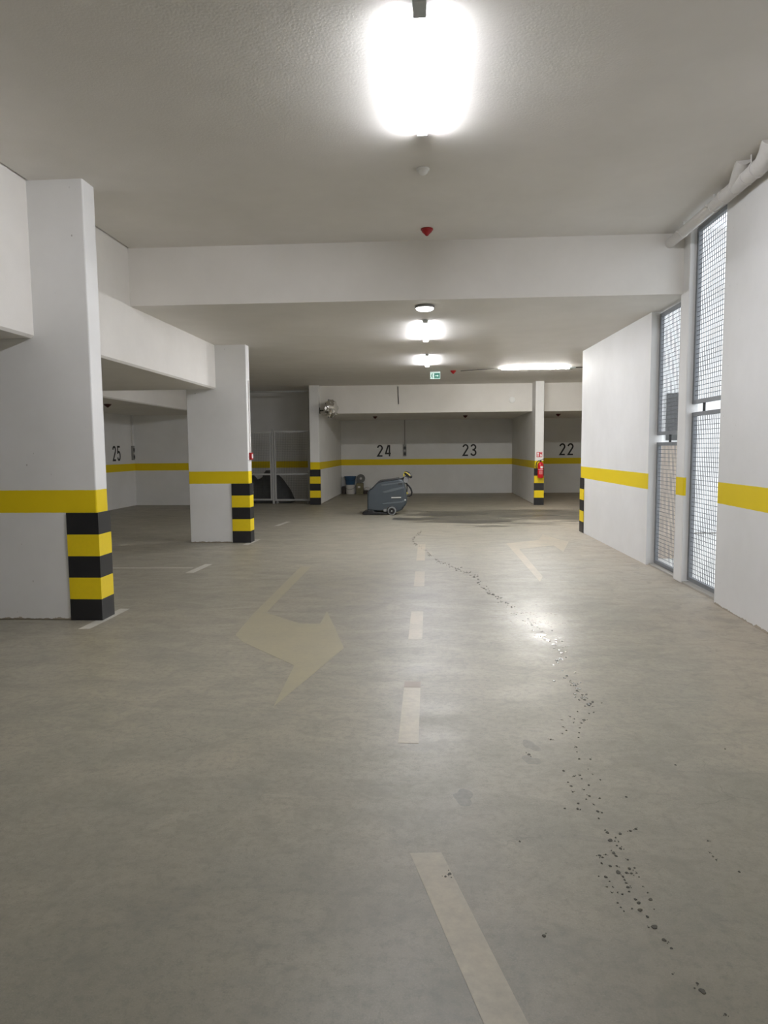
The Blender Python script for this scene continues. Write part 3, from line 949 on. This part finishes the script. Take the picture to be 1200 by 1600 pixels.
# ------------------------------------------------------------------ things in the corner of bay 24
def bucket(x, y, z0, r0, r1, h, m, label, stacked=False):
    t = thing('bucket', label, 'bucket', (x, y, z0))
    MB().lathe([(r0 * 0.96, 0.0), (r0, 0.01), (r1, h), (r1 + 0.012, h), (r1 + 0.012, h - 0.03), (r1 + 0.004, h - 0.032), (r1 - 0.004, h - 0.03), (r1 - 0.008, h), (r0 - 0.008, 0.02), (0.002, 0.02)], seg=32).build('shell', m, t, smooth=True)
    pts = [((r1 + 0.014) * math.cos(a), -(r1 * 0.25) * math.sin(a) - 0.02, h - 0.03 - 0.13 * math.sin(a)) for a in [math.pi * k / 12 for k in range(13)]]
    MB().tube([(p[0], p[1] - r1 * 0.75 * math.sin(math.pi * k / 12), p[2]) for k, p in enumerate(pts)], 0.005, 6).build('handle', M['darkwire'], t)
    return t

bucket(-2.835, 25.17, 0.0, 0.150, 0.175, 0.335, M['offwhite'], 'white bucket on the floor under the blue tub, corner of bay 24')
bucket(-2.835, 25.17, 0.337, 0.160, 0.205, 0.305, M['blue'], 'blue tub standing on the white bucket in the corner of bay 24')
tag(MB().box(-3.13, -3.01, 25.13, 25.36, 0.0, 0.28).build('box', M['brown'], bevel=0.006, origin=(-3.07, 25.25, 0)), 'small dark brown box on the floor left of the white bucket', 'box')
t = thing('carton', 'olive carton standing right of the buckets in the corner of bay 24', 'box', (-2.487, 25.2, 0))
MB().box(-0.125, 0.125, -0.1, 0.1, 0.0, 0.39).build('case', M['olive'], t, bevel=0.006)
MB().box(-0.07, 0.02, -0.104, -0.1, 0.22, 0.29).build('paper_label', M['offwhite'], t)
MB().box(-0.126, 0.126, -0.101, 0.101, 0.388, 0.394).build('tape_flap', M['brown'], t)
t = thing('desk_fan', 'round grey fan head leaning on top of the olive carton', 'fan', (-2.455, 25.22, 0.397))
mb = MB()
for r in (0.15, 0.11, 0.07):
    mb.tube([(r * math.cos(a), 0, 0.16 + r * math.sin(a)) for a in [2 * math.pi * k / 24 for k in range(25)]], 0.007, 6)
for k in range(10):
    a = 2 * math.pi * k / 10
    mb.tube([(0.04 * math.cos(a), -0.01, 0.16 + 0.04 * math.sin(a)), (0.15 * math.cos(a), 0, 0.16 + 0.15 * math.sin(a))], 0.004, 6)
mb.build('guard_ring', M['mgrey'], t)
MB().lathe([(0.148, 0.02), (0.148, 0.035), (0.05, 0.055), (0.002, 0.055)], (0, 0, 0.16), (0, 1, 0), 28).build('back_shell', plain('fan_grey', (0.17, 0.17, 0.155), 0.5), t, smooth=True)
MB().lathe([(0.045, -0.02), (0.04, -0.03), (0.002, -0.032)], (0, 0, 0.16), (0, 1, 0), 20).build('hub', M['offwhite'], t, smooth=True)
t = thing('folded_cloth', 'crumpled pale cloth lying on a low crate behind the floor scrubber', 'cloth', (-2.21, 25.15, 0.13))
mb = MB()
bmesh.ops.create_icosphere(mb.bm, subdivisions=3, radius=1.0)
rnd = random.Random(5)
for v in mb.bm.verts:
    k = 1 + rnd.uniform(-0.16, 0.16)
    v.co = Vector((v.co.x * 0.12 * k, v.co.y * 0.1 * k, max(0.0, 0.05 + v.co.z * 0.07 * k)))
mb.build('fabric', M['offwhite'], t, smooth=True)
t = thing('crate', 'low dark crate under the pale cloth behind the floor scrubber', 'crate', (-2.2, 25.17, 0))
mb = MB().box(-0.13, 0.13, -0.11, 0.11, 0.0, 0.02).box(-0.13, -0.118, -0.11, 0.11, 0.02, 0.13).box(0.118, 0.13, -0.11, 0.11, 0.02, 0.13).box(-0.118, 0.118, -0.11, -0.098, 0.02, 0.13).box(-0.118, 0.118, 0.098, 0.11, 0.02, 0.13)
mb.box(-0.118, 0.118, -0.098, 0.098, 0.11, 0.128)
mb.build('tray', M['brown'], t)

# ------------------------------------------------------------------ floor scrubber
K = 0.001553                              # metres per tenth of a photo pixel at its depth
def S(px, py):
    return ((px - 545) * K, (852 - py) * K)

t = thing('floor_scrubber', 'slate grey walk-behind floor scrubber with yellow and black handle', 'cleaning machine', (-0.905, 17.28, 0.0))


def side_solid(pts, half, name, m, bevel=0.03, seg=4, y0=0.0):
    poly = [S(*p) for p in pts]
    mb = MB()
    mb.prism(poly, lambda x, z: (x, y0 - half, z), lambda x, z: (x, y0 + half, z))
    return mb.build(name, m, t, bevel=bevel, seg=seg, smooth=False)

side_solid([(152, 785), (154, 640), (158, 520), (166, 472), (214, 440), (330, 330), (420, 312), (660, 284), (722, 305), (738, 345), (752, 410), (772, 480), (780, 560), (781, 625), (770, 690),
            (722, 738), (700, 775), (640, 806), (420, 800), (260, 790)], 0.255, 'tank_body', M['body'], 0.05, 5)
side_solid([(214, 446), (330, 326), (350, 312), (650, 274), (664, 296), (420, 326), (338, 344), (232, 452)], 0.262, 'tank_lid', M['dbody'], 0.012, 2)
# raised side panels
for sy in (-1, 1):
    for pts, mm in (([(398, 488), (560, 438), (735, 405), (738, 430), (600, 470), (430, 512)], M['body2']),
                    ([(398, 668), (560, 650), (690, 640), (768, 602), (774, 628), (700, 660), (560, 672), (400, 684)], M['body2']),
                    ([(380, 372), (560, 352), (712, 330), (716, 345), (560, 372), (384, 394)], M['body2'])):
        side_solid(pts, 0.012, 'side_ridge', mm, 0.006, 2, sy * 0.25)
    side_solid([(555, 552), (690, 548), (690, 600), (540, 600)], 0.006, 'grip_recess', M['dbody'], 0, 1, sy * 0.252)
    side_solid([(538, 570), (690, 567), (690, 584), (538, 587)], 0.005, 'name_strip', M['sticker'], 0, 1, sy * 0.257)
    side_solid([(645, 352), (712, 348), (712, 378), (648, 382)], 0.006, 'badge', M['dbody'], 0, 1, sy * 0.2545)
    side_solid([(412, 760), (462, 755), (464, 798), (414, 800)], 0.012, 'hatch', M['mgrey'], 0.004, 1, sy * 0.252)
# brush deck and squeegee skirt
side_solid([(84, 842), (82, 815), (96, 796), (150, 788), (170, 772), (250, 772), (262, 798), (480, 815), (482, 838), (300, 850), (110, 850)], 0.29, 'brush_deck', M['blk'], 0.03, 3)
side_solid([(600, 800), (700, 770), (735, 735), (720, 720), (600, 740)], 0.235, 'rear_skirt', M['dbody'], 0.015, 2)
for sy in (-1, 1):
    x, z = S(545, 786)
    y = sy * 0.275
    w_ = MB().lathe([(0.060, -0.03), (0.094, -0.03), (0.103, -0.022), (0.103, 0.022), (0.094, 0.03), (0.060, 0.03)], (x, y, z), (0, 1, 0), 32).build('wheel', M['tyre'], t, smooth=True)
    MB().lathe([(0.074, -0.034), (0.068, -0.040), (0.002, -0.036), (0.002, 0.036), (0.068, 0.040), (0.074, 0.034)], (x, y, z), (0, 1, 0), 28).build('rim', M['blk'], w_, smooth=True)
    MB().lathe([(0.016, -0.05), (0.016, 0.05)], (x, y, z), (0, 1, 0), 16).build('axle_cap', M['steel'], w_)
    MB().tube([(x - 0.115, y * 0.95, z + 0.02), (x - 0.09, y * 0.95, z + 0.085), (x, y * 0.95, z + 0.118), (x + 0.09, y * 0.95, z + 0.085), (x + 0.115, y * 0.95, z + 0.02)], 0.014, 8).build('wheel_arch', M['dbody'], t, smooth=True)
x0_, z0_ = S(330, 820)
MB().lathe([(0.05, -0.02), (0.05, 0.02)], (x0_ + 0.1, 0.0, 0.052), (0, 1, 0), 20).build('caster', M['tyre'], t)
# handle column, ring grip and hose
side_solid([(716, 330), (738, 262), (764, 244), (812, 268), (796, 350), (756, 356)], 0.15, 'handle_column', M['mgrey'], 0.012, 2)
side_solid([(655, 290), (735, 262), (745, 290), (700, 305)], 0.07, 'neck_cover', M['dbody'], 0.01, 2)
side_solid([(736, 172), (770, 170), (820, 195), (862, 240), (870, 268), (845, 285), (800, 262), (745, 215)], 0.21, 'handle_console', M['blk'], 0.03, 3)
side_solid([(742, 182), (770, 180), (808, 206), (840, 242), (834, 248), (800, 216), (766, 190), (742, 192)], 0.218, 'yellow_band', M['myellow'], 0.006, 1)
side_solid([(728, 200), (748, 204), (742, 252), (726, 250)], 0.19, 'yellow_lever', M['myellow'], 0.006, 1)
hp = [S(*p) for p in [(742, 330), (772, 360), (812, 400), (845, 450), (858, 505), (850, 545), (820, 560), (785, 552), (765, 540)]]
MB().tube([(p[0], -0.10, p[1]) for p in hp], 0.022, 12).build('suction_hose', M['blk'], t, smooth=True)
hp = [S(*p) for p in [(770, 345), (782, 400), (782, 450), (778, 500)]]
MB().tube([(p[0], -0.06, p[1]) for p in hp], 0.014, 10).build('drain_hose', M['dbody'], t, smooth=True)
x, z = S(778, 517)
MB().lathe([(0.024, -0.02), (0.024, 0.02)], (x, -0.06, z), (0, 1, 0), 18).build('yellow_cap', M['myellow'], t)
x, z = S(755, 615)
MB().lathe([(0.018, -0.03), (0.018, 0.0)], (x, -0.235, z), (0, 1, 0), 14).build('drain_knob', M['sticker'], t)


# ------------------------------------------------------------------ water on the floor
# drops read off the photograph, (x, y, size) in a 2x view of its lower right
DROPS = [(610, 272, 7), (645, 273, 6), (561, 309, 8), (594, 326, 6), (575, 345, 6), (585, 357, 7), (590, 375, 6), (625, 368, 5), (640, 354, 6), (642, 388, 7), (674, 395, 6),
         (607, 411, 6), (605, 428, 7), (565, 427, 6), (668, 436, 8), (681, 440, 5), (671, 458, 5), (757, 391, 6), (676, 337, 4), (652, 320, 3), (613, 323, 5), (618, 334, 4), (638, 304, 3),
         (632, 398, 5), (655, 414, 4), (698, 502, 9), (738, 506, 9), (707, 526, 11), (770, 497, 8), (787, 491, 7), (724, 518, 5), (733, 531, 4), (728, 543, 5), (739, 552, 8), (718, 566, 9),
         (725, 575, 7), (693, 571, 5), (674, 574, 8), (683, 580, 6), (680, 598, 6), (707, 607, 8), (728, 607, 6), (762, 587, 5), (767, 615, 9), (783, 613, 5), (732, 626, 12), (758, 628, 8),
         (773, 630, 7), (790, 629, 4), (693, 641, 9), (671, 639, 4), (747, 640, 6), (752, 650, 5), (757, 660, 6), (762, 673, 8), (766, 687, 6), (697, 672, 4), (712, 690, 4), (745, 695, 5),
         (730, 690, 3), (785, 711, 7), (796, 722, 10), (833, 711, 10), (775, 740, 4), (800, 744, 12), (823, 765, 7), (845, 797, 14), (827, 799, 4), (875, 838, 10), (898, 864, 7), (995, 998, 16),
         (979, 974, 6), (1067, 1071, 6), (902, 944, 5), (902, 236, 0), (453, 258, 10), (521, 211, 6), (730, 722, 5), (740, 736, 4), (750, 748, 4), (705, 655, 4), (715, 672, 3), (797, 641, 4),
         (824, 690, 4), (809, 671, 3), (844, 742, 3), (625, 150, 9), (617, 160, 6), (612, 175, 6), (610, 190, 5), (608, 205, 5), (601, 235, 6), (603, 250, 4), (570, 183, 6), (556, 150, 4),
         (582, 140, 5), (595, 147, 5), (605, 124, 5), (641, 130, 4), (655, 127, 5), (628, 107, 5), (652, 108, 4), (680, 97, 5), (557, 192, 4), (592, 158, 4), (560, 172, 4), (1012, 528, 5),
         (1018, 565, 4), (1028, 577, 5), (1038, 587, 5), (1110, 625, 7), (500, 825, 9), (205, 632, 12), (192, 640, 8), (424, 530, 5), (911, 291, 6), (1066, 241, 5)]
rnd = random.Random(11)
mb = MB()
for dx_, dy_, s in DROPS:
    if s <= 0:
        continue
    x, y = onfloor(600 + dx_ / 2, 1050 + dy_ / 2)
    dist = math.hypot(y, 1.6)
    r = s / 4.0 * dist / F_PX * 1.08
    blob(mb, x, y, r, r * rnd.uniform(0.95, 1.5), rnd, rot=rnd.uniform(-0.3, 0.3))
    for q in range(rnd.choice((0, 0, 1, 2))):
        a = rnd.uniform(0, 6.28)
        blob(mb, x + math.cos(a) * r * 2.0, y + math.sin(a) * r * 2.6, r * 0.3, r * 0.4, rnd, seg=8)
# the trail beyond, thinner and denser towards the machine
TRAIL = [(884, 1050, 26), (905, 1085, 18), (925, 1100, 10), (868, 1040, 10), (880, 1020, 22), (865, 1000, 24), (840, 985, 26), (815, 960, 18), (790, 942, 10), (775, 932, 8), (758, 922, 9),
         (748, 908, 10), (740, 898, 9), (722, 892, 9), (708, 886, 9), (690, 880, 8), (672, 870, 8), (668, 862, 7), (652, 852, 6), (645, 846, 5), (648, 838, 5), (660, 830, 4)]
for i in range(len(TRAIL) - 1):
    a, b_ = TRAIL[i], TRAIL[i + 1]
    n_ = int(14 if a[1] > 940 else 12)
    for k in range(n_):
        u = rnd.random()
        px = a[0] + (b_[0] - a[0]) * u + rnd.gauss(0, 0.32) * a[2]
        py = a[1] + (b_[1] - a[1]) * u + rnd.gauss(0, 0.12) * a[2]
        x, y = onfloor(px, py)
        r = rnd.uniform(0.004, 0.011) * (1.0 if a[1] > 940 else 1.3)
        blob(mb, x, y, r, r * rnd.uniform(1.0, 2.4), rnd, seg=10, rot=rnd.uniform(-0.5, 0.5))
o = mb.build('water_drops', M['water'])
o['kind'] = 'stuff'
tag(o, 'trail of dark water drops running across the floor to the scrubber', 'water')

mb = MB()
rnd = random.Random(4)
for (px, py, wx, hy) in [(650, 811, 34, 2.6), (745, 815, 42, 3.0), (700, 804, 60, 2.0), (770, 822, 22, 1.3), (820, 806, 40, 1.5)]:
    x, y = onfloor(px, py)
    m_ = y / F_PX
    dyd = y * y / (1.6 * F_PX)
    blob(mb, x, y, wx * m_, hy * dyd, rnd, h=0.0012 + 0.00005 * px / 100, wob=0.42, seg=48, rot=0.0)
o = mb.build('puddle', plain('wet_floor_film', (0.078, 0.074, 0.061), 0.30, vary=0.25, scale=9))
o['kind'] = 'stuff'
tag(o, 'dark wet film on the floor around the scrubber and toward the right pillar', 'water')
